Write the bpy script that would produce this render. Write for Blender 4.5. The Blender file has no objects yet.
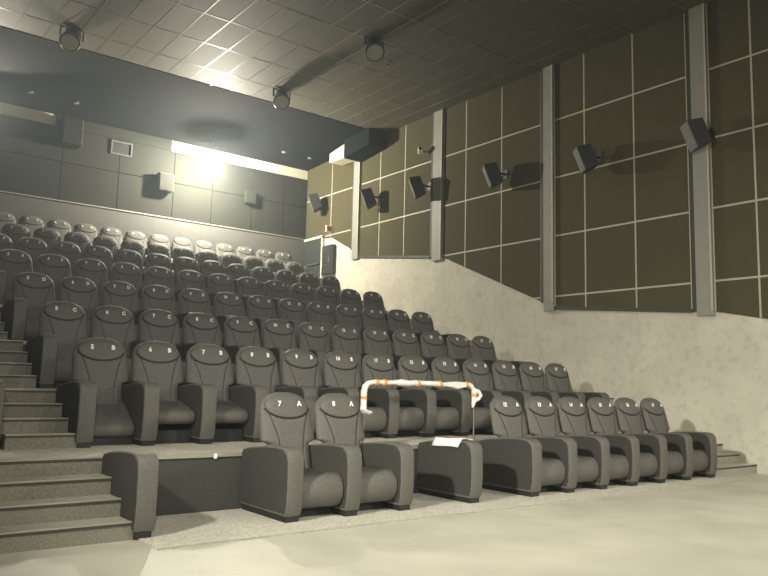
import bpy, bmesh, math, random
from mathutils import Vector, Matrix
random.seed(7)
sc = bpy.context.scene
C = sc.collection

# ------------------------------------------------------------------ camera
FPX, YAW, PITCH, ROLL = 747.09, math.radians(37.45), math.radians(7.284), math.radians(1.457)
cam_d = bpy.data.cameras.new('camera'); cam = bpy.data.objects.new('camera', cam_d); C.objects.link(cam)
cam_d.sensor_width = 36; cam_d.lens = 36 * FPX / 768; cam_d.clip_start = .05; cam_d.clip_end = 100
fw = Vector((math.sin(YAW)*math.cos(PITCH), math.cos(YAW)*math.cos(PITCH), math.sin(PITCH)))
r0 = Vector((math.cos(YAW), -math.sin(YAW), 0)); u0 = r0.cross(fw)
r1 = r0*math.cos(ROLL) + u0*math.sin(ROLL); u1 = u0*math.cos(ROLL) - r0*math.sin(ROLL)
M = Matrix((r1, u1, -fw)).transposed().to_4x4(); M.translation = Vector((-3.31, -5.521, 1.169))
cam.matrix_world = M
sc.camera = cam
# ------------------------------------------------------------------ world, exposure
w = bpy.data.worlds.new('world'); sc.world = w; w.use_nodes = True
w.node_tree.nodes['Background'].inputs[0].default_value = (.8, .85, .8, 1)
w.node_tree.nodes['Background'].inputs[1].default_value = .0
# thin haze added to stand in for veiling glare of the lens
v = w.node_tree.nodes.new('ShaderNodeVolumeScatter'); v.inputs['Density'].default_value = .0042
v.inputs['Anisotropy'].default_value = .6; v.inputs['Color'].default_value = (.84, .95, 1, 1)
w.node_tree.links.new(v.outputs[0], w.node_tree.nodes['World Output'].inputs['Volume'])
sc.view_settings.view_transform = 'Standard'; sc.view_settings.look = 'None'
sc.view_settings.gamma = 1; sc.view_settings.use_curve_mapping = False
sc.view_settings.exposure = 0.45
FLOOD = 2900.0      # emission strength of the rear flood lamps
WALLF = 190.0      # watts of the floodlight on the left wall
FRONT_FILL = 78.0     # watts of each added, unseen fill light beside the screen
CEIL_FILL = 72.0      # watts of each added, unseen fill light over the front of the room

# ------------------------------------------------------------------ materials
def mat(name, col, rough=.8, metal=0, noise=0, scale=20, bump=0, bscale=200, spec=.5, emit=None, estr=0, col2=None, detail=4):
    m = bpy.data.materials.new(name); m.use_nodes = True
    nt = m.node_tree; b = nt.nodes['Principled BSDF']
    b.inputs['Base Color'].default_value = (*col, 1); b.inputs['Roughness'].default_value = rough
    b.inputs['Metallic'].default_value = metal; b.inputs['Specular IOR Level'].default_value = spec
    if noise or bump:
        tc = nt.nodes.new('ShaderNodeTexCoord')
    if noise:
        n = nt.nodes.new('ShaderNodeTexNoise'); n.inputs['Scale'].default_value = scale; n.inputs['Detail'].default_value = detail
        r = nt.nodes.new('ShaderNodeValToRGB')
        c2 = col2 or tuple(c*(1-noise) for c in col)
        r.color_ramp.elements[0].position = .3; r.color_ramp.elements[1].position = .7
        r.color_ramp.elements[0].color = (*c2, 1); r.color_ramp.elements[1].color = (*[min(1, c*(1+noise*.4)) for c in col], 1)
        nt.links.new(tc.outputs['Object'], n.inputs['Vector']); nt.links.new(n.outputs['Fac'], r.inputs['Fac'])
        nt.links.new(r.outputs['Color'], b.inputs['Base Color'])
    if bump:
        n2 = nt.nodes.new('ShaderNodeTexNoise'); n2.inputs['Scale'].default_value = bscale; n2.inputs['Detail'].default_value = 3
        bp = nt.nodes.new('ShaderNodeBump'); bp.inputs['Strength'].default_value = bump; bp.inputs['Distance'].default_value = .01
        nt.links.new(tc.outputs['Object'], n2.inputs['Vector']); nt.links.new(n2.outputs['Fac'], bp.inputs['Height'])
        nt.links.new(bp.outputs['Normal'], b.inputs['Normal'])
    if emit:
        b.inputs['Emission Color'].default_value = (*emit, 1); b.inputs['Emission Strength'].default_value = estr
    return m
MT = dict(
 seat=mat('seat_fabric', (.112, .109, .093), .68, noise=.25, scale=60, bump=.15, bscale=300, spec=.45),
 seatshade=mat('seat_side_shaded', (.046, .045, .038), .85, noise=.25, scale=60, bump=.15, bscale=300, spec=.25),  # armrest sides: shade put into a darker colour
 seatdark=mat('seat_shell', (.03, .031, .028), .55),
 base=mat('seat_base_black', (.012, .012, .011), .6),
 white=mat('label_white', (.85, .86, .8), .5),
 floor=mat('floor_screed', (.50, .478, .385), .55, noise=.18, scale=1.3, bump=.05, bscale=60),
 carpet=mat('carpet_tier', (.56, .535, .44), .95, noise=.3, scale=40, bump=.4, bscale=250),
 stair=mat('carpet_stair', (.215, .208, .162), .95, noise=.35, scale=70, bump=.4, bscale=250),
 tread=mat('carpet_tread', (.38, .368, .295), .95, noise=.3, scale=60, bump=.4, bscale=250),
 riser=mat('riser_dark', (.05, .05, .042), .8, noise=.2, scale=30),
 nosing=mat('nosing_metal', (.36, .345, .28), .4, metal=.3),
 trim=mat('trim_dark', (.04, .038, .03), .6),
 concrete=None, 
 panel=mat('acoustic_fabric', (.084, .076, .040), .95, noise=.2, scale=90, bump=.3, bscale=300, spec=.2),
 joint=mat('joint_cream', (.44, .425, .325), .6),
 pil=mat('pilaster_grey', (.27, .265, .225), .6, noise=.08, scale=6),
 pilside=mat('pilaster_dark_edge', (.03, .032, .03), .6),
 tile=mat('ceiling_tile', (.105, .099, .067), .68, noise=.12, scale=60, bump=.2, bscale=200, spec=.4),
 tbar=mat('ceiling_bar', (.30, .29, .23), .3, metal=.6),
 soffit=mat('soffit_black', (.009, .0105, .011), .95, spec=.1),
 backpanel=mat('rear_panel', (.028, .029, .023), .9, noise=.15, scale=60, spec=.2),
 dado=mat('rear_dado', (.105, .106, .094), .85, noise=.1, scale=10),
 cream=mat('cream_paint', (.66, .62, .47), .7),
 spk=mat('speaker_black', (.020, .020, .019), .55),
 grille=mat('speaker_grille', (.16, .16, .145), .7, bump=.5, bscale=400),
 metal=mat('bracket_metal', (.28, .28, .26), .4, metal=.8),
 lampbody=mat('lamp_body', (.05, .05, .05), .5),
 glass=mat('lamp_glass', (.42, .42, .38), .25),
 canbody=mat('can_body', (.06, .06, .055), .4, metal=.3),
 plasticwrap=mat('plastic_wrap', (.80, .79, .74), .35, noise=.15, scale=60, bump=.8, bscale=90),
 orange=mat('orange_tape', (.75, .30, .06), .5),
 steel=mat('steel_post', (.42, .42, .38), .3, metal=.9),
 red=mat('red_print', (.75, .10, .08), .6),
 doorm=mat('door_dark', (.035, .04, .04), .6),
 screen=mat('screen_white', (.82, .82, .78), .8),
 bulb=mat('lamp_glow', (1, 1, 1), .5, emit=(1, .94, .79), estr=FLOOD),
)
def concrete():
    m = mat('concrete_wall', (.60, .575, .475), .8, noise=.12, scale=1.5, bump=.35, bscale=14, spec=.3)
    nt = m.node_tree; b = nt.nodes['Principled BSDF']
    tc = next(n for n in nt.nodes if n.type == 'TEX_COORD'); ramp = next(n for n in nt.nodes if n.type == 'VALTORGB')
    v = nt.nodes.new('ShaderNodeTexNoise'); v.inputs['Scale'].default_value = 7; v.inputs['Detail'].default_value = 8; v.inputs['Roughness'].default_value = .7
    r = nt.nodes.new('ShaderNodeValToRGB'); r.color_ramp.elements[0].position = .33; r.color_ramp.elements[1].position = .5
    r.color_ramp.elements[0].color = (.76, .775, .76, 1); r.color_ramp.elements[1].color = (1, 1, 1, 1)
    mx = nt.nodes.new('ShaderNodeMixRGB'); mx.blend_type = 'MULTIPLY'; mx.inputs[0].default_value = .8
    nt.links.new(tc.outputs['Object'], v.inputs['Vector']); nt.links.new(v.outputs['Fac'], r.inputs['Fac'])
    nt.links.new(ramp.outputs['Color'], mx.inputs[1]); nt.links.new(r.outputs['Color'], mx.inputs[2])
    nt.links.new(mx.outputs['Color'], b.inputs['Base Color'])
    return m
MT['concrete'] = concrete()

# ------------------------------------------------------------------ helpers
class MB:
    def __init__(s): s.v = []; s.f = []
    def add(s, vs, fs):
        o = len(s.v); s.v += [tuple(p) for p in vs]; s.f += [tuple(i+o for i in f) for f in fs]; return s
    def box(s, x0, x1, y0, y1, z0, z1):
        return s.add([(x0,y0,z0),(x1,y0,z0),(x1,y1,z0),(x0,y1,z0),(x0,y0,z1),(x1,y0,z1),(x1,y1,z1),(x0,y1,z1)],
                     [(0,3,2,1),(4,5,6,7),(0,1,5,4),(1,2,6,5),(2,3,7,6),(3,0,4,7)])
    def bbox(s, x0, x1, y0, y1, z0, z1, b):            # box with chamfered edges
        pts = []
        for sx, X in ((-1,x0),(1,x1)):
            for sy, Y in ((-1,y0),(1,y1)):
                for sz, Z in ((-1,z0),(1,z1)):
                    pts.append((X, Y-sy*b, Z-sz*b)); pts.append((X-sx*b, Y, Z-sz*b)); pts.append((X-sx*b, Y-sy*b, Z))
        bm = bmesh.new()
        for p in pts: bm.verts.new(p)
        bmesh.ops.convex_hull(bm, input=bm.verts)
        bm.verts.index_update()
        s.add([v.co[:] for v in bm.verts], [[v.index for v in f.verts] for f in bm.faces]); bm.free(); return s
    def prism(s, poly, axis, a, b):                    # extrude polygon of 2-tuples along axis from a to b
        n = len(poly)
        def mk(p, t): return {0:(t,p[0],p[1]), 1:(p[0],t,p[1]), 2:(p[0],p[1],t)}[axis]
        return s.add([mk(p,a) for p in poly]+[mk(p,b) for p in poly],
                     [tuple(range(n))[::-1], tuple(range(n,2*n))]+[(i,(i+1)%n,(i+1)%n+n,i+n) for i in range(n)])
    def tube(s, pts, rad, n=8, caps=True):
        P = [Vector(p) for p in pts]; rads = rad if isinstance(rad, (list, tuple)) else [rad]*len(P)
        vs = []; fs = []; prev = None
        for i, p in enumerate(P):
            t = (P[min(i+1,len(P)-1)]-P[max(i-1,0)]).normalized()
            if prev is None: prev = t.orthogonal().normalized()
            nrm = (prev - t*prev.dot(t)).normalized(); prev = nrm; bn = t.cross(nrm)
            for k in range(n):
                a = 2*math.pi*k/n; vs.append(p+(nrm*math.cos(a)+bn*math.sin(a))*rads[i])
        for i in range(len(P)-1):
            for k in range(n): fs.append((i*n+k, i*n+(k+1)%n, (i+1)*n+(k+1)%n, (i+1)*n+k))
        if caps: fs += [tuple(range(n))[::-1], tuple(range((len(P)-1)*n, len(P)*n))]
        return s.add(vs, fs)
    def mesh(s, name, m, smooth=False):
        me = bpy.data.meshes.new(name); me.from_pydata(s.v, [], s.f); me.materials.append(m)
        bm = bmesh.new(); bm.from_mesh(me); bmesh.ops.recalc_face_normals(bm, faces=bm.faces); bm.to_mesh(me); bm.free()
        if smooth:
            me.polygons.foreach_set('use_smooth', [True]*len(me.polygons))
            if smooth is not True: me.set_sharp_from_angle(angle=math.radians(smooth))
        return me
    def build(s, name, m, parent=None, smooth=False, loc=None):
        return link(name, s.mesh(name, m, smooth), parent, loc)
def link(name, me, parent=None, loc=None, rot=None):
    o = bpy.data.objects.new(name, me); C.objects.link(o); o.parent = parent
    if loc is not None: o.location = loc
    if rot is not None: o.rotation_euler = rot
    return o
def tag(o, label=None, cat=None, group=None, kind=None):
    if label: o['label'] = label
    if cat: o['category'] = cat
    if group: o['group'] = group
    if kind: o['kind'] = kind
    return o
def empty(name, loc, label=None, cat=None, group=None, kind=None, rz=0):
    o = bpy.data.objects.new(name, None); C.objects.link(o); o.location = loc; o.rotation_euler = (0,0,rz); o.empty_display_size = .1
    return tag(o, label, cat, group, kind)
def inset_prism(mb, poly, axis, a, b, r, d=None):
    """extruded polygon whose rim is rounded by r (poly star-shaped about its centroid)"""
    d = r if d is None else d
    cx = sum(p[0] for p in poly)/len(poly); cy = sum(p[1] for p in poly)/len(poly); n = len(poly)
    def shr(k):
        out = []
        for p in poly:
            vx, vy = p[0]-cx, p[1]-cy; L = math.hypot(vx, vy); q = max(0, (L-k)/L); out.append((cx+vx*q, cy+vy*q))
        return out
    def mk(p, t): return {0:(t,p[0],p[1]), 1:(p[0],t,p[1]), 2:(p[0],p[1],t)}[axis]
    steps = [(0, r), (.3*d, .3*r), (d, 0)]
    rings = [(a+s0, shr(k)) for s0, k in steps] + [(b-s0, shr(k)) for s0, k in steps[::-1]]
    vs = [mk(p, t) for t, pl in rings for p in pl]; fs = []
    for i in range(len(rings)-1):
        for k in range(n): fs.append((i*n+k, i*n+(k+1)%n, (i+1)*n+(k+1)%n, (i+1)*n+k))
    fs += [tuple(range(n))[::-1], tuple(range((len(rings)-1)*n, len(rings)*n))]
    return mb.add(vs, fs)

# ------------------------------------------------------------------ room dimensions
XW, YB, ZC, XL, YF = 7.93, 12.95, 7.52, -4.9, -8.6
YS = 9.25                               # where the tiled ceiling stops and the black soffit starts
ROWS = ['A','B','C','D','E','F','G','H']
RY = [0, 1.70, 3.42, 5.13, 6.84, 8.58, 10.30, 12.03]
RZ = [0, .515, 1.02, 1.56, 2.115, 2.645, 3.175, 3.73]
RO = [0, -.02, .03, .04, .08, .095, .13, .165]
PF = [-.40, .78] + [y-.97 for y in RY[2:]]      # front edge of each tier
AISLE0, AISLE1 = -1.28, 6.74                   # edges of the seat block

# ------------------------------------------------------------------ structure: floor, tiers, stairs
fl = MB().box(XL, XW+.1, YF, YB+.1, -.2, 0).build('floor', MT['floor']); tag(fl, 'pale beige screed floor in front of the seats', kind='structure')
ta = MB().box(AISLE0, AISLE1, PF[0], PF[1], 0, .012).build('tier_platform', MT['carpet'])
tag(ta, 'thin carpeted strip under the front row of seats', kind='structure')
MB().box(AISLE0, AISLE1, PF[0]-.010, PF[0], 0, .013).build('edge_strip', MT['tread'], ta)
for i in range(1, 8):
    y1 = PF[i+1] if i < 7 else YB
    t = empty('tier_platform', (0, 0, 0), 'carpeted seating tier number %d above the front floor' % i, kind='structure')
    MB().box(AISLE0, AISLE1 if i < 7 else XW, PF[i]+.01, y1+.0, RZ[i]-.03, RZ[i]).build('tread', MT['carpet'], t)
    MB().box(AISLE0, AISLE1 if i < 7 else XW, PF[i]+.02, PF[i]+.06, RZ[i-1], RZ[i]-.03).build('riser_board', MT['riser'], t)
    MB().box(AISLE0, AISLE1 if i < 7 else XW, PF[i], PF[i]+.03, RZ[i]-.035, RZ[i]+.004).build('edge_strip', MT['nosing'], t)
def stairs(x0, x1, label, upto, first=0, face='stair', tread='tread'):
    root = empty('staircase', (0,0,0), label, kind='structure')
    for i in range(first, upto):
        h = (RZ[i+1]-RZ[i])/4
        yl = PF[i+1]-.77 if i else .0
        ys = [yl+.255*k for k in range(4)]; ys[3] = PF[i+1]
        for k in range(4):
            yend = ys[k+1] if k < 3 else (PF[i+2]-.77 if i+2 < 8 else PF[7])
            if i == upto-1 and k == 3: yend = YB
            z = RZ[i]+h*(k+1)
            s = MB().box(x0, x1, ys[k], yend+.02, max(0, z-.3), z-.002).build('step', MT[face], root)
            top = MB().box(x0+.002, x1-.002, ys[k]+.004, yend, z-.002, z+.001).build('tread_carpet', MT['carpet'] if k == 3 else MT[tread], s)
            n_ = MB().box(x0, x1, ys[k]-.008, ys[k]+.02, z-.004, z+.006).build('nosing', MT['nosing'], s)
            MB().box(x0, x1, ys[k]-.006, ys[k]+.002, z-.024, z-.004).build('nosing_lip', MT['trim'], s)
    return root
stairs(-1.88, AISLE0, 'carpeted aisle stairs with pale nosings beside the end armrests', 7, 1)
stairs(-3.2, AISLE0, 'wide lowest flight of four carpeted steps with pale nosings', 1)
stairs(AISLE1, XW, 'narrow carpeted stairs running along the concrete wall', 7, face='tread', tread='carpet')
lb = MB()
for i in range(1, 8):
    lb.box(XL, -1.885, PF[i]+(.05 if i == 1 else 0), PF[i+1] if i < 7 else YB, 0, RZ[i]-(.003 if i == 1 else 0))
tag(lb.build('tier_platform', MT['carpet']), 'carpeted tiers on the far side of the aisle stairs', kind='structure')

# ------------------------------------------------------------------ right wall
wr = empty('wall_right', (0,0,0), 'concrete side wall with dark acoustic panels above', kind='structure')
MB().box(XW, XW+.2, YF, YB+.2, -.1, ZC+.3).build('wall_body', MT['concrete'], wr)
low = [(YF, 2.02), (-.9, 2.12), (.5, 2.40), (.93, 2.45), (3.68, 2.66), (4.02, 2.80), (6.90, 4.02), (7.36, 4.10), (10.2, 4.44), (10.40, 4.60), (11.56, 5.14), (YB, 5.2)]
def lowz(y):
    for (a, za), (b, zb) in zip(low, low[1:]):
        if a <= y <= b: return za+(zb-za)*(y-a)/(b-a)
    return low[0][1]
MB().prism([(YF, 0)]+low+[(YB, 0)], 0, XW-.035, XW+.01).build('concrete_facing', MT['concrete'], wr) 
PIL = [(.55, .93), (3.72, 4.06), (6.95, 7.36), (10.2, 10.58)]
BAYS = [(-5.0, .55, [-3.3, -2.25, -1.2, -.15]), (.93, 3.72, [1.95, 3.01]), (4.06, 6.95, [5.13, 6.21]), (7.36, 10.2, [8.36, 9.36]), (10.58, YB, [11.6])]
HZ = [2.90, 4.07, 5.22, 6.38, ZC]
def clip_low(y0, y1, z0, z1):
    """panel rectangle cut by the sloping top edge of the concrete"""
    ks = {y0, y1, *[y for y, _ in low if y0 < y < y1]}
    for (a, za), (b, zb) in zip(low, low[1:]):
        for zz in (z0, z1):
            if (za+.012-zz)*(zb+.012-zz) < 0:
                y = a+(b-a)*(zz-.012-za)/(zb-za)
                if y0 < y < y1: ks.add(y)
    ks = [y for y in sorted(ks) if lowz(y)+.012 < z1+1e-4]
    if len(ks) < 2 or ks[-1]-ks[0] < .04: return None
    out = []
    for p in [(y, max(z0, lowz(y)+.012)) for y in ks]+[(ks[-1], z1), (ks[0], z1)]:
        if not out or (abs(p[0]-out[-1][0])+abs(p[1]-out[-1][1])) > 1e-3: out.append(p)
    if abs(out[0][0]-out[-1][0])+abs(out[0][1]-out[-1][1]) < 1e-3: out.pop()
    return out if len(out) >= 3 else None
G = .016
for y0, y1, vs in BAYS:
    bay = MB().prism([p for p in clip_low(y0, y1, 0, ZC)], 0, XW-.0495, XW-.002).build('joint_backing', MT['joint'], wr)
    ysp = [y0]+vs+[y1]; zsp = [0]+HZ
    for a, b in zip(ysp, ysp[1:]):
        for c, d in zip(zsp, zsp[1:]):
            pl = clip_low(a+(G if a != y0 else .02), b-(G if b != y1 else .02), c+G, d-G if d != ZC else ZC)
            if pl: MB().prism(pl, 0, XW-.052, XW-.02).build('acoustic_panel', MT['panel'], bay)
# thin dark sills under the two level bays
for (a, b) in ((.93, 3.72), (7.36, 10.2)):
    MB().prism([(a, lowz(a)-.03), (b, lowz(b)-.03), (b, lowz(b)+.03), (a, lowz(a)+.03)], 0, XW-.075, XW-.01).build('sill', MT['trim'], wr)
for a, b in PIL:
    p = MB().prism([(a, min(lowz(a), lowz(b))-.05), (b-.10, min(lowz(a), lowz(b))-.05), (b-.10, ZC), (a, ZC)], 0, XW-.10, XW-.0).build('pilaster', MT['pil'], wr)
    z0 = lowz(b)-.02
    MB().box(XW-.085, XW-.0, b-.10, b-.02, z0, ZC).build('dark_channel', MT['pilside'], p)
    MB().box(XW-.115, XW-.09, a, a+.03, z0, ZC).build('corner_bead', MT['joint'], p)

# ------------------------------------------------------------------ rear wall
wb = empty('wall_back', (0,0,0), 'rear wall with grey dado and dark panels', kind='structure')
MB().box(XL, XW+.2, YB, YB+.2, 0, 7.6).build('wall_body', MT['backpanel'], wb)
MB().box(XL, .85, YB-.02, YB, 7.05, 7.6).build('cream_band', MT['cream'], wb); MB().box(3.72, XW, YB-.02, YB, 7.05, 7.6).build('cream_band', MT['cream'], wb)
MB().box(.85, 3.72, YB-.045, YB, 7.06, 7.6).build('rear_panel', MT['backpanel'], wb)  # dark panel stands in for the shadow across the cream band
MB().box(XL, XW, YB-.06, YB, RZ[7], 5.26).build('dado', MT['dado'], wb)
MB().box(XL, XW, YB-.085, YB, 5.25, 5.275).build('dado_rail', MT['nosing'], wb)
xs = [XL, -3.4, -1.9, -.35, 1.05, 2.4, 3.82, 4.9, 6.1, 7.1, XW]
for a, b in zip(xs, xs[1:]):
    MB().box(a+.008, b-.008, YB-.045, YB, 5.28, 6.2).build('rear_panel', MT['backpanel'], wb)
    MB().box(a+.008, b-.008, YB-.045, YB, 6.215, 7.05).build('rear_panel', MT['backpanel'], wb)

# ------------------------------------------------------------------ other walls
wl = MB().box(XL-.2, XL, YF, YB, 0, ZC+.2).build('wall_left', MT['panel']); tag(wl, 'dark side wall beyond the aisle stairs', kind='structure')
wf = MB().box(XL-.2, XW+.2, YF-.2, YF, 0, ZC+.2).build('wall_front', MT['panel']); tag(wf, 'front wall that carries the white screen', kind='structure')

# ------------------------------------------------------------------ ceiling
ce = empty('ceiling', (0,0,0), 'dark tiled ceiling with thin metal grid', kind='structure')
MB().box(XL, XW, YF, YS, ZC+.02, ZC+.15).build('ceiling_slab', MT['soffit'], ce)
TX, TY = .4897, 1.083
gx = [2.11+TX*k for k in range(-15, 12)]; gy = [8.45-TY*k for k in range(0, 16)]
gx = [XL]+[g for g in gx if XL < g < XW-.02]+[XW]; gy = [YS]+[g for g in gy if g > YF]+[YF]
meshes = {}
rest = MB()
for j in range(len(gy)-1):
    y1, y0 = gy[j], gy[j+1]
    for i in range(len(gx)-1):
        a, b = gx[i], gx[i+1]
        if y1 < 1.5 or (a+b)/2 < -2.0 + (YS-y0)*.0:
            rest.box(a+.011, b-.011, y0+.011, y1-.011, ZC, ZC+.02); continue
        key = (round(b-a, 3), round(y1-y0, 3))
        if key not in meshes:
            hx, hy = (b-a)/2-.011, (y1-y0)/2-.011
            meshes[key] = MB().box(-hx, hx, -hy, hy, 0, .02).mesh('ceiling_tile', MT['tile'])
        link('ceiling_tile', meshes[key], ce, ((a+b)/2, (y0+y1)/2, ZC+random.uniform(-.001, .0015)))
tag(rest.build('ceiling_tiles_far', MT['tile'], ce), kind='stuff')
for x in gx[1:-1]: MB().box(x-.010, x+.010, YF, YS, ZC-.004, ZC+.02).build('grid_bar', MT['tbar'], ce)
for y in gy[1:-1]: MB().box(XL, XW, y-.010, y+.010, ZC-.0035, ZC+.02).build('grid_bar', MT['tbar'], ce)
so = empty('ceiling', (0,0,0), 'black soffit over the last rows of seats', kind='structure')
MB().prism([(YS, ZC+.0), (YB, 7.33), (YB, 7.6), (YS, 7.6)], 0, XL, XW).build('soffit_slab', MT['soffit'], so)
MB().box(XL, XW, YS-.03, YS, ZC-.012, ZC+.03).build('edge_strip', MT['soffit'], so)
duct = MB().prism([(9.12, 7.10), (10.2, 6.98), (10.2, ZC), (9.12, ZC)], 0, 7.30, XW-.04).build('ceiling_duct', MT['soffit'])
tag(duct, 'black boxed duct where the soffit meets the panelled side wall', kind='structure')
db = MB().add([(7.38,10.22,7.03),(7.78,10.22,7.03),(7.78,11.0,7.05),(7.38,11.0,7.05),(7.38,10.22,7.42),(7.78,10.22,7.42),(7.78,11.0,7.30),(7.38,11.0,7.30)],
   [(0,3,2,1),(4,5,6,7),(0,1,5,4),(1,2,6,5),(2,3,7,6),(3,0,4,7)]).build('duct_outlet', MT['cream'])
tag(db, 'cream wedge-shaped duct end above the rearmost pilaster', 'duct')

# ------------------------------------------------------------------ screen, added fill lights (behind the camera)
s = empty('cinema_screen', (0,0,0), 'large white cinema screen in a black frame on the front wall', 'screen')
MB().box(-3.9, 6.9, YF+.04, YF+.06, .9, 6.6).build('screen_sheet', MT['screen'], s)
f = MB(); f.box(-4.05, 7.05, YF, YF+.05, .75, .9); f.box(-4.05, 7.05, YF, YF+.05, 6.6, 6.75); f.box(-4.05, -3.9, YF, YF+.05, .9, 6.6); f.box(6.9, 7.05, YF, YF+.05, .9, 6.6)
f.build('screen_frame', MT['trim'], s)
for i, (x, y) in enumerate(((-1.5, -6.4), (2.2, -6.4), (5.6, -6.4))):  # unseen ceiling lights, added to fill the front rows
    h = empty('ceiling_fill_light', (x, y, 0), 'added square fill light fixed to the ceiling in front of the screen', 'fill light', 'added fill lights before the screen')
    MB().box(-.42, .42, -.42, .42, ZC-.13, ZC-.015).build('housing', MT['lampbody'], h); MB().tube([(0, 0, ZC-.02), (0, 0, ZC-.004)], .03, 8).build('stem', MT['lampbody'], h)
    L = bpy.data.lights.new('ceiling_fill_lamp', 'AREA'); L.shape = 'SQUARE'; L.size = .8; L.spread = math.radians(100); L.energy = CEIL_FILL; L.color = (1, .96, .85)
    lo = bpy.data.objects.new('ceiling_fill_lamp', L); C.objects.link(lo); lo.parent = h; lo.location = (0, 0, ZC-.14)
    lo.rotation_euler = (math.radians(40), 0, 0)

for x, lab in ((-4.45, 'added fill light on the front wall at the stair side of the screen'), (7.48, 'added fill light on the front wall at the concrete wall side of the screen')):  # unseen floodlights, added to brighten the seat fronts
    h = empty('screen_fill_light', (x, YF, 3.7), lab, 'lamp')
    MB().bbox(-.06, .06, 0, .10, -.06, .06, .005).build('bracket', MT['lampbody'], h)
    hb = MB().bbox(-.3, .3, -.05, .05, -.22, .22, .01).build('housing', MT['lampbody'], h, loc=(0, .19, 0))
    L = bpy.data.lights.new('screen_fill_bulb', 'AREA'); L.shape = 'RECTANGLE'; L.size = .5; L.size_y = .36; L.energy = FRONT_FILL; L.color = (1, .96, .85)
    lo = bpy.data.objects.new('screen_fill_bulb', L); C.objects.link(lo); lo.parent = h; lo.location = (0, .30, 0)
    L.spread = math.radians(80)
    lo.rotation_euler = (Vector((2.5, 1.0, -.2))-Vector((x, YF+.3, 3.7))).to_track_quat('-Z', 'Y').to_euler()
h = empty('wall_floodlight', (XL, -2.0, 3.45), 'square floodlight on the dark side wall before the aisle stairs', 'lamp')
MB().bbox(0, .08, -.06, .06, -.06, .06, .005).build('bracket', MT['lampbody'], h)
MB().bbox(.08, .18, -.24, .24, -.20, .20, .01).build('housing', MT['lampbody'], h)
L = bpy.data.lights.new('wall_flood_bulb', 'AREA'); L.shape = 'SQUARE'; L.size = .36; L.spread = math.radians(76); L.energy = WALLF; L.color = (1, .96, .85)
lo = bpy.data.objects.new('wall_flood_bulb', L); C.objects.link(lo); lo.parent = h; lo.location = (.19, 0, 0); lo.rotation_euler = (0, math.radians(-72), math.radians(8))

# ------------------------------------------------------------------ seats
HB, TB = .22, 1.05       # backrest bottom and top
def bw(t):               # half width of the backrest at height fraction t
    q = min(1, max(0, (t-.436)/.04)); q = q*q*(3-2*q)
    w0 = .216+.067*q-.020*max(0, (t-.5)/.5)
    if t > .74: w0 *= max(0, 1-((t-.74)/.262)**2.7)**.42
    return max(w0, .02)
def bd(t):
    d = .085
    if t > .86: d *= max(.05, (1-((t-.86)/.141)**2)**.5)
    return d
def byc(t): return .50+.225*t
def front(x, z):
    t = (z-HB)/(TB-HB); s_ = min(1, abs(x)/bw(t)); return byc(t)-bd(t)*(1-s_**3.2)**.5
HZc, HRx, HRz = .925, .240, .112
def groove(x, z):
    r = math.hypot(x/HRx, (z-HZc)/HRz); g = 0
    d = (r-1)*HRz
    if z < HZc+.05: g = max(g, math.exp(-(d/.010)**2))
    if z < HZc-.06:                                    # the two bowed seams of the lower back
        q = (HZc-.06-z)/.40; xs_ = .205-.085*math.sin(min(1, q*1.15)*math.pi*.5)
        g = max(g, .75*math.exp(-((abs(x)-xs_)/.008)**2))
    return g
def backrest_mesh():
    nt, nf, nb = 62, 56, 12; mb = MB(); vs = []; fs = []; n = nf+nb
    for i in range(nt+1):
        t = i/nt; t = 1-(1-t)**1.25
        w_, d_, yc, z = bw(t), bd(t), byc(t), HB+(TB-HB)*t
        for k in range(nf):
            s_ = -math.cos(math.pi*(k+.0)/(nf))*.35 + (-1+2*k/nf)*.65
            x = w_*s_; y = yc-d_*(max(0, 1-abs(s_)**3.2))**.5
            y += .013*groove(x, z); vs.append((x, y, z))
        for k in range(nb):
            s_ = 1-2*k/nb; x = w_*s_; y = yc+.055*d_/.085*(max(0, 1-abs(s_)**4))**.5; vs.append((x, y, z))
    for i in range(nt):
        for k in range(n): fs.append((i*n+k, i*n+(k+1)%n, (i+1)*n+(k+1)%n, (i+1)*n+k))
    fs += [tuple(range(n))[::-1], tuple(range(nt*n, nt*n+n))]
    return mb.add(vs, fs).mesh('backrest', MT['seat'], True)
def headrest_mesh():
    vs = []; fs = []; N = 40; R = [0, .2, .4, .6, .75, .86, .93, .97, 1.0]
    for r in R[1:]:
        for k in range(N):
            a = 2*math.pi*k/N; x = r*.965*HRx*math.cos(a); z = HZc+r*.93*HRz*math.sin(a)
            vs.append((x, front(x, z)-.006*(1-r**8)+.006*(r > .99), z))
    vs.append((0, front(0, HZc)-.006, HZc)); c = len(vs)-1
    for i in range(len(R)-2):
        for k in range(N): fs.append((i*N+k, i*N+(k+1)%N, (i+1)*N+(k+1)%N, (i+1)*N+k))
    fs += [(c, k, (k+1)%N) for k in range(N)]
    # closing rim behind, so the pad is a solid lens
    vs.append((0, front(0, HZc)+.02, HZc)); b = len(vs)-1; o = (len(R)-2)*N
    fs += [(b, o+(k+1)%N, o+k) for k in range(N)]
    return MB().add(vs, fs).mesh('headrest', MT['seat'], True)
def seam_mesh():
    mb = MB()
    a0 = math.radians(12)
    pts = []
    for k in range(25):
        a = math.pi+a0+(math.pi-2*a0)*k/24; x = HRx*math.cos(a); z = HZc+HRz*math.sin(a); pts.append((x, front(x, z)+.005, z))
    mb.tube(pts, .0062, 6)
    for sg in (-1, 1):
        pts = []
        for k in range(15):
            z = HZc-.072-.30*k/14; q = (HZc-.06-z)/.40; x = sg*(.205-.085*math.sin(min(1, q*1.15)*math.pi*.5)); pts.append((x, front(x, z)+.004, z))
        mb.tube(pts, .0034, 6)
    return mb.mesh('seam', MT['base'], True)
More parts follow.
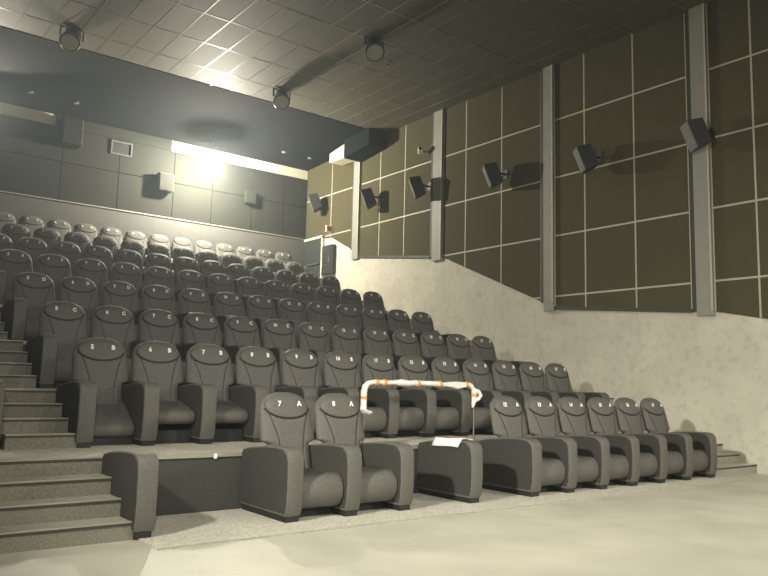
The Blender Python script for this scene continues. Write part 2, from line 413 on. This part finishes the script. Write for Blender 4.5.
def arm_mesh():
    poly = [(-.040, .05), (-.062, .12), (-.072, .28), (-.066, .47)]
    for k in range(1, 7):
        a = math.pi*.5*k/6; poly.append((.034-.10*math.cos(a), .505+.095*math.sin(a)))
    poly += [(.16, .602), (.34, .594), (.48, .580), (.62, .562), (.755, .535), (.775, .50), (.775, .05)]
    return inset_prism(MB(), poly, 0, -.076, .076, .010, .010).mesh('armrest', MT['seat'], 35)
def plinth_mesh(): return MB().box(-.062, .062, -.032, .74, 0, .055).mesh('plinth', MT['base'])
def cushion_mesh():
    poly = []
    for k in range(0, 13):
        a = math.pi*(-.5+k/12.); poly.append((.075-.11*math.cos(a), .225+.142*math.sin(a)))
    poly = [(.62, .10)]+poly+[(.40, .362), (.60, .35)]
    return inset_prism(MB(), poly, 0, -.215, .215, .022, .018).mesh('seat_cushion', MT['seat'], 50)
def pad_mesh(tilt):      # loose flat cushion, tipped forward
    poly = []
    for k in range(0, 9):
        a = math.pi*(-.5+k/8.); poly.append((.09-.07*math.cos(a), .07*math.sin(a)))
    poly = [(.58, -.06)]+poly+[(.40, .072), (.58, .065)]
    ca, sa = math.cos(tilt), math.sin(tilt)
    poly = [(.60+(p[0]-.58)*ca-p[1]*sa, .375+(p[0]-.58)*sa+p[1]*ca) for p in poly]
    return inset_prism(MB(), poly, 0, -.215, .215, .03, .025).mesh('seat_cushion', MT['seat'], 50)
def base_mesh():
    return MB().box(-.21, .21, .16, .62, 0, .13).box(-.21, .21, .46, .66, .1, .36).mesh('seat_base', MT['base'])
BM = dict(seam=seam_mesh(), backrest=backrest_mesh(), headrest=headrest_mesh(), armrest=arm_mesh(), plinth=plinth_mesh(), seat_cushion=cushion_mesh(),
          pad1=pad_mesh(math.radians(28)), pad2=pad_mesh(math.radians(13)), seat_base=base_mesh())
TXT = {}
def text_mesh(s_, size, m, name='number_label'):
    key = (s_, size, m.name)
    if key not in TXT:
        cu = bpy.data.curves.new(name, 'FONT'); cu.body = s_; cu.size = size; cu.align_x = 'CENTER'; cu.align_y = 'CENTER'
        cu.extrude = .002; cu.offset = size*.045; cu.resolution_u = 2
        o = bpy.data.objects.new('text_source', cu); C.objects.link(o); bpy.context.view_layer.update()
        me = bpy.data.meshes.new_from_object(o.evaluated_get(bpy.context.evaluated_depsgraph_get())); me.name = name
        me.materials.clear(); me.materials.append(m); bpy.data.objects.remove(o); bpy.data.curves.remove(cu)
        TXT[key] = me
    return TXT[key]
TILT = math.radians(90-13)
ORD = ['zeroth','first','second','third','fourth','fifth','sixth','seventh','eighth','ninth','tenth','eleventh','twelfth','thirteenth','fourteenth']
def side_mesh():  # thin sheets over the armrest sides, darkened in place of shade
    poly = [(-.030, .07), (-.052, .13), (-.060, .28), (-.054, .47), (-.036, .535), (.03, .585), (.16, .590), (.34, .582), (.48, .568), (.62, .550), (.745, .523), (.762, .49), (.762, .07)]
    return MB().prism(poly, 0, -.0795, -.074).prism(poly, 0, .074, .0795).mesh('side_shade', MT['seatshade'])
BM['side_shade'] = side_mesh()
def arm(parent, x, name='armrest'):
    a = link(name, BM['armrest'], parent, (x, 0, 0)); link('plinth', BM['plinth'], a); link('side_shade', BM['side_shade'], a); return a
def seat(x, r, num, label, right_arm=False, left_arm=True, pad=None, group=None):
    e = empty('cinema_chair', (x, RY[r], RZ[r]+(.012 if r == 0 else 0)), label, 'seat', group)
    link('seam', BM['seam'], link('backrest', BM['backrest'], e)); link('headrest', BM['headrest'], e)
    link('seat_cushion', BM[pad or 'seat_cushion'], e); link('seat_base', BM['seat_base'], e)
    if left_arm: arm(e, -.3)
    if right_arm: arm(e, .3)
    z = .948
    for nm, s_, dx in (('number_label', str(num), -.105), ('row_label', ROWS[r], .105)):
        o = link(nm, text_mesh(s_, .064, MT['white'], nm), e, (dx, front(dx, z)-.020, z), (TILT, 0, 0))
    return e
ROWNAME = ['front row', 'second row', 'third row', 'fourth row', 'fifth row', 'sixth row', 'seventh row', 'last row']
def where(r, i, n):
    if i < n//2: return 'dark grey cinema seat, %s, %s place from the end beside the aisle stairs' % (ROWNAME[r], ORD[i+1])
    return 'dark grey cinema seat, %s, %s place from the concrete wall side' % (ROWNAME[r], ORD[n-i])
GRP = 'cinema seats in stepped rows'
# front row: two seats, a gap, six seats
for i in (2, 3):
    seat((i-1.5)*.6, 0, i+5, 'dark grey front row cinema seat marked %d, %s of the pair standing alone' % (i+5, 'the stair-side one' if i == 2 else 'the rail-side one'), right_arm=(i == 3), group=GRP)
for i in range(7, 13):
    seat((i-1.5)*.6, 0, i+5, 'dark grey front row cinema seat, %s place from the concrete wall side' % ORD[13-i], right_arm=(i == 12), group=GRP)
for r in range(1, 8):
    n = 14 if r == 7 else 13
    for i in range(n):
        pad = {0: 'pad1', 1: 'pad2', 2: 'pad2', 3: 'pad2'}.get(i) if r == 1 else None
        seat((i-1.5)*.6+RO[r], r, i+5, where(r, i, n), right_arm=(i == n-1), pad=pad, group=GRP)
seat(-2.30, 1, 4, 'dark grey cinema seat across the aisle stairs from the second row', right_arm=True)
# two armrests left standing without their seats
def lone_arm(x, label):
    e = empty('loose_armrest', (x, 0, .012), label, 'armrest')
    link('arm_body', BM['armrest'], e); link('plinth', BM['plinth'], e); link('side_shade', BM['side_shade'], e); return e
lone_arm(-1.25, 'lone upholstered armrest panel standing beside the lowest steps')
lone_arm(2.1, 'lone upholstered armrest panel with a paper sheet lying on it')

# ------------------------------------------------------------------ guard rail, paper
g = empty('guard_rail', (0, .93, RZ[1]), 'U-shaped guard rail wrapped in white plastic with orange tape bands', 'railing')
x0, x1, zt = 1.40, 3.02, .665
path = [(x0, 0, .34)]+[(x0, 0, zt-.10)]+[(x0+.10-.10*math.cos(a), 0, zt-.10+.10*math.sin(a)) for a in (math.pi/6, math.pi/3, math.pi/2)]
n = 14
for k in range(1, n): path.append((x0+.10+(x1-x0-.2)*k/n, random.uniform(-.004, .004), zt+random.uniform(-.006, .006)))
path += [(x1-.10+.10*math.sin(a), 0, zt-.10+.10*math.cos(a)) for a in (0, math.pi/6, math.pi/3, math.pi/2)]+[(x1, 0, .46)]
rad = [.026+random.uniform(-.003, .008) for _ in path]; rad[0] = .034; rad[8] = .04
wrap = MB().tube(path, rad, 10)
wrap.tube([(x0, -.01, .36), (x0+.05, -.03, .345), (x0+.085, -.03, .35)], [.03, .022, .012], 8)
wrap.tube([(x1, 0, .60), (x1+.05, -.02, .585), (x1+.09, -.02, .54), (x1+.05, -.02, .50), (x1, -.01, .47)], [.03, .03, .026, .024, .018], 8)
wrap.tube([(x1, 0, .50), (x1-.03, -.02, .43), (x1-.05, -.03, .40)], [.03, .022, .012], 8)
wrap.tube([(x1-.45, -.02, zt-.01), (x1-.3, -.03, zt-.035), (x1-.16, -.02, zt-.02)], [.015, .022, .012], 8)
wrap.build('plastic_wrap', MT['plasticwrap'], g, 60)
for x, z, v in ((x0, .50, 1), (x0+.16, zt, 0), (x0+.27, zt, 0), (x0+.74, zt, 0), (x0+1.07, zt, 0), (x1-.13, zt, 0), (x1, .545, 1)):
    (MB().tube([(x, 0, z-.015), (x, 0, z+.015)], .036, 12) if v else MB().tube([(x-.015, 0, z), (x+.015, 0, z)], .036, 12)).build('orange_tape', MT['orange'], g, 60)
for x in (x0, x1):
    MB().tube([(x, 0, 0), (x, 0, .47)], .011, 8).build('post', MT['steel'], g, 60)
    MB().bbox(x-.04, x+.04, -.04, .04, 0, .012, .004).build('foot_plate', MT['steel'], g)
pp = empty('paper_sheet', (2.1, .28, .62), 'white paper notice with red print lying over an armrest', 'paper')
vs = []; fs = []; nu, nv = 8, 8
for i in range(nu+1):
    for j in range(nv+1):
        u, v = i/nu, j/nv; y = -.20+.40*u+.05*(v-.5)
        q = -.075+.25*(1-v)-.02*0   # distance from the right edge towards the room side, folding down
        s_ = .25*v - .09
        if s_ < 0: x, z = .0+(-s_)*.75, 0.006*math.sin(u*5)
        else:
            x, z = -.0-min(s_, .075), .004+.008*math.sin(u*6+1)
            if s_ > .075: x, z = -.082-(s_-.075)*.35, -(s_-.075)*.9+.004*math.sin(u*7)
        z += -.03*max(0, u-.6)-.002
        vs.append((x, y, z+.006))
for i in range(nu):
    for j in range(nv): fs.append((i*(nv+1)+j, (i+1)*(nv+1)+j, (i+1)*(nv+1)+j+1, i*(nv+1)+j+1))
po = MB().add(vs, fs).build('sheet', MT['white'], pp, True)
sm = po.modifiers.new('thickness', 'SOLIDIFY'); sm.thickness = .0015
pr = MB()
for k, (a, b) in enumerate(((-.12, -.06), (-.05, .0), (.01, .07), (.08, .11))): pr.box(-.02, .03, a, b, .016, .0175)
pr.build('red_print', MT['red'], pp)
t = MB().bbox(-.345, -.315, .772, .80, .465, .51, .004).build('number_tag', MT['white']); tag(t, 'tiny white tag on the dark riser board under the second row', 'tag')

# ------------------------------------------------------------------ wall speakers on the right wall
def speaker(y, z, label, group='surround speakers on the panelled wall', wmul=1, tilt=21, yaw=-40, out=.32):
    e = empty('wall_speaker', (XW-.05, y, z), label, 'speaker', group)
    MB().bbox(-.02, .0, -.06, .06, -.10, .10, .004).build('wall_plate', MT['spk'], e)
    MB().tube([(-.01, 0, 0), (-.09, 0, -.01), (-.23, 0, .0)], .022, 8).build('bracket_arm', MT['spk'], e, 60)
    hh, hw, d = .235, .165*wmul, .26
    sp = MB().add([(-d,-hw,-hh),(0,-hw*.72,-hh*.86),(0,hw*.72,-hh*.86),(-d,hw,-hh),(-d,-hw,hh),(0,-hw*.72,hh*.86),(0,hw*.72,hh*.86),(-d,hw,hh)],
                  [(0,3,2,1),(4,5,6,7),(0,1,5,4),(1,2,6,5),(2,3,7,6),(3,0,4,7)]).build('cabinet', MT['spk'], e, loc=(-.15, 0, 0))
    MB().bbox(-d-.018, -d+.004, -hw+.012, hw-.012, -hh+.012, hh-.012, .006).build('grille', MT['grille'], sp)
    sp.rotation_euler = (0, math.radians(-tilt), math.radians(yaw)); sp.location = (-.21, 0, 0)
    return e
for y, z, lab in ((11.85, 6.2, 'black wall speaker by the rear corner of the panelled wall'),
                  (9.32, 5.86, 'black wall speaker between the two rearmost pilasters'),
                  (7.42, 5.78, 'black wall speaker beside the pilaster with the small white camera'),
                  (5.0, 5.56, 'black wall speaker on the panelled bay ahead of the camera pilaster'),
                  (2.66, 5.38, 'black wall speaker in the bay with the level dark sill over concrete'),
                  (.52, 5.28, 'black wall speaker over the pilaster nearest the screen')):
    speaker(y, z, lab)
cc = empty('security_camera', (XW-.05, 7.5, 6.62), 'small white security camera on the panelled wall', 'camera')
MB().bbox(-.02, 0, -.04, .04, -.05, .05, .004).build('mount', MT['spk'], cc)
MB().tube([(0, 0, 0), (-.12, .02, .01)], .016, 8).build('bracket_arm', MT['spk'], cc, 60)
cbd = MB().bbox(-.08, .08, -.055, .055, -.055, .055, .012).build('camera_body', MT['white'], cc, loc=(-.20, .06, .02)); cbd.rotation_euler = (0, .3, .9)
MB().tube([(-.082, 0, 0), (-.095, 0, 0)], .035, 12).build('lens', MT['base'], cbd)

# exit sign, cabinet and door at the back of the right wall
es = empty('exit_sign', (XW-.06, 11.52, 5.36), 'small red and white sign jutting from the wall above the rear door', 'sign')
MB().bbox(-.20, .02, -.02, .02, -.09, .09, .006).build('sign_box', MT['white'], es)
MB().bbox(-.17, -.03, -.026, -.018, -.05, .065, .002).build('red_face', MT['red'], es)
cb = empty('wall_cabinet', (XW-.06, 11.55, 4.5), 'tall narrow dark cabinet mounted on the pale concrete wall', 'cabinet')
MB().bbox(-.12, .03, -.26, .26, -.42, .42, .03).build('body', MT['doorm'], cb)
dd = MB().bbox(-.14, -.12, -.22, .22, -.38, .38, .006).build('door', MT['seatdark'], cb)
MB().bbox(-.16, -.14, -.17, -.14, -.06, .06, .004).build('handle', MT['metal'], dd)
for k in range(4): MB().box(-.15, -.14, -.05, .12, -.22+.12*k, -.18+.12*k).build('louvre', MT['base'], dd)
dr = empty('door_1', (XW-.04, 12.42, RZ[7]), 'dark exit door at the rear end of the concrete wall', kind='structure')
MB().bbox(-.05, .03, -.46, .46, 0, 1.46, .006).build('door_leaf', MT['doorm'], dr)
fr = MB(); fr.box(-.07, .03, -.53, -.46, 0, 1.5); fr.box(-.07, .03, -.53, .50, 1.46, 1.52)
fr.build('door_frame', MT['cream'], dr); MB().box(-.09, -.05, -.38, .30, .72, .76).build('push_bar', MT['metal'], dr)

# ------------------------------------------------------------------ flood lamps and things at the rear wall
def flood(x, label):
    e = empty('flood_lamp', (x, 11.7, 6.55), label, 'lamp', 'flood lamps under the soffit')
    MB().tube([(0, 0, .835), (0, 0, .20)], .015, 8).build('drop_rod', MT['lampbody'], e, 60)
    MB().tube([(0, 0, .24), (0, 0, .20), (0, 0, .12), (0, 0, .10)], [.03, .06, .075, .075], 16).build('cap', MT['lampbody'], e, 40)
    MB().tube([(0, 0, .20), (0, 0, .19), (0, 0, .145), (0, 0, .135), (0, 0, .15)], [.05, .08, .205, .21, .20], 24).build('added_hood', MT['lampbody'], e, 40)  # hood added to keep the bulb's upward light off the soffit
    bm = bmesh.new(); bmesh.ops.create_icosphere(bm, subdivisions=2, radius=.11); me = bpy.data.meshes.new('bulb'); bm.to_mesh(me); bm.free()
    me.materials.append(MT['bulb']); link('bulb', me, e)
flood(4.35, 'blazing white flood lamp hanging before the rear wall')
e = empty('flood_lamp', (-.95, 12.0, 6.72), 'flood lamp aimed forward from the rear wall near the aisle stairs', 'lamp', 'flood lamps under the soffit')
MB().tube([(0, .1, .64), (0, .1, .05)], .015, 8).build('drop_rod', MT['lampbody'], e, 60)
MB().tube([(0, .18, 0), (0, .14, 0), (0, -.02, 0), (0, -.03, 0)], [.06, .10, .14, .14], 16).build('housing', MT['lampbody'], e, 40)
L = bpy.data.lights.new('flood_bulb', 'SPOT'); L.energy = 480; L.color = (1, .94, .79); L.spot_size = math.radians(105); L.spot_blend = .3; L.shadow_soft_size = .08
lo = bpy.data.objects.new('flood_bulb', L); C.objects.link(lo); lo.parent = e; lo.location = (0, -.06, 0); lo.rotation_euler = (math.radians(88), 0, math.radians(180)) 
def rear_box(x, z, wx, wz, d, label, cat='speaker', name='rear_speaker', side=None):
    e = empty(name, (x, YB-.06, z), label, cat)
    MB().bbox(-wx/2, wx/2, -d, -.04, -wz/2, wz/2, .01).build('cabinet', side or MT['spk'], e)
    MB().bbox(-wx/2+.02, wx/2-.02, -d-.015, -d, -wz/2+.02, wz/2-.02, .005).build('grille', side or MT['backpanel'], e)
    MB().box(-.05, .05, -.05, .01, -.06, .06).build('wall_plate', MT['metal'], e)
rear_box(3.52, 6.12, .40, .46, .28, 'dark speaker on the rear wall near the blazing lamp')
rear_box(5.98, 6.18, .32, .36, .16, 'small dark box on the rear wall between lamp and corner', 'box', 'wall_box', MT['backpanel'])
rear_box(1.12, 6.86, .46, .62, .50, 'large dark box hanging high on the rear wall', 'box', 'projector_housing')
pw = empty('projection_window', (2.42, YB-.05, 7.12-.30), 'projection window with pale frame high in the rear wall', 'window')
f = MB(); f.box(-.26, .26, -.06, .01, .14, .17); f.box(-.26, .26, -.04, .01, -.17, -.14); f.box(-.26, -.23, -.04, .01, -.14, .14); f.box(.23, .26, -.05, .01, -.14, .14)
f.build('window_frame', MT['dado'], pw); MB().box(-.23, .23, -.015, -.005, -.14, .14).build('pane', MT['base'], pw)
for i, (x, y) in enumerate(((.05, 11.9), (1.02, 11.9), (6.47, 11.9), (7.3, 11.9))):
    z = ZC+(7.33-ZC)*(y-YS)/(YB-YS)
    e = empty('soffit_downlight', (x, y, z), 'tiny unlit downlight in the black soffit', 'downlight', 'downlights in the soffit')
    MB().tube([(0, 0, .01), (0, 0, -.03)], .06, 14).build('ring', MT['metal'], e, 60)
    MB().tube([(0, 0, -.03), (0, 0, -.034)], .042, 14).build('glass', MT['glass'], e)

# ------------------------------------------------------------------ ceiling can lights
def can(x, y, label):
    e = empty('ceiling_spotlight', (x, y, ZC), label, 'spotlight', 'round spotlights on the tiled ceiling')
    MB().bbox(-.13, .13, -.09, .09, -.03, .0, .006).build('base_plate', MT['canbody'], e)
    yk = MB(); yk.box(-.21, -.19, -.025, .025, -.20, -.02); yk.box(.19, .21, -.025, .025, -.20, -.02); yk.box(-.21, .21, -.025, .025, -.035, -.02)
    yk.build('yoke', MT['canbody'], e)
    h = MB().tube([(0, 0, .16), (0, 0, .14), (0, 0, -.10), (0, 0, -.15), (0, 0, -.16)], [.11, .15, .175, .185, .178], 24).build('housing', MT['canbody'], e, 40, loc=(0, 0, -.21))
    MB().tube([(0, 0, -.155), (0, 0, -.168)], [.155, .150], 24).build('glass', MT['glass'], h, 40)
    h.rotation_euler = (math.radians(-38), math.radians(22), 0)
can(-.02, 8.42, 'round ceiling spotlight nearest the aisle stairs by the soffit edge')
can(4.40, 8.42, 'round ceiling spotlight with bright glass at the soffit edge')
can(4.46, 5.12, 'round ceiling spotlight with dull glass further from the soffit')
sp = empty('sprinkler_head', (5.29, 5.76, ZC), 'tiny sprinkler head on a tiled ceiling panel', 'sprinkler')
MB().tube([(0, 0, 0), (0, 0, -.01)], .05, 12).build('escutcheon', MT['metal'], sp)
MB().tube([(0, 0, -.01), (0, 0, -.07), (0, 0, -.09)], [.018, .02, .035], 10).build('head', MT['metal'], sp)
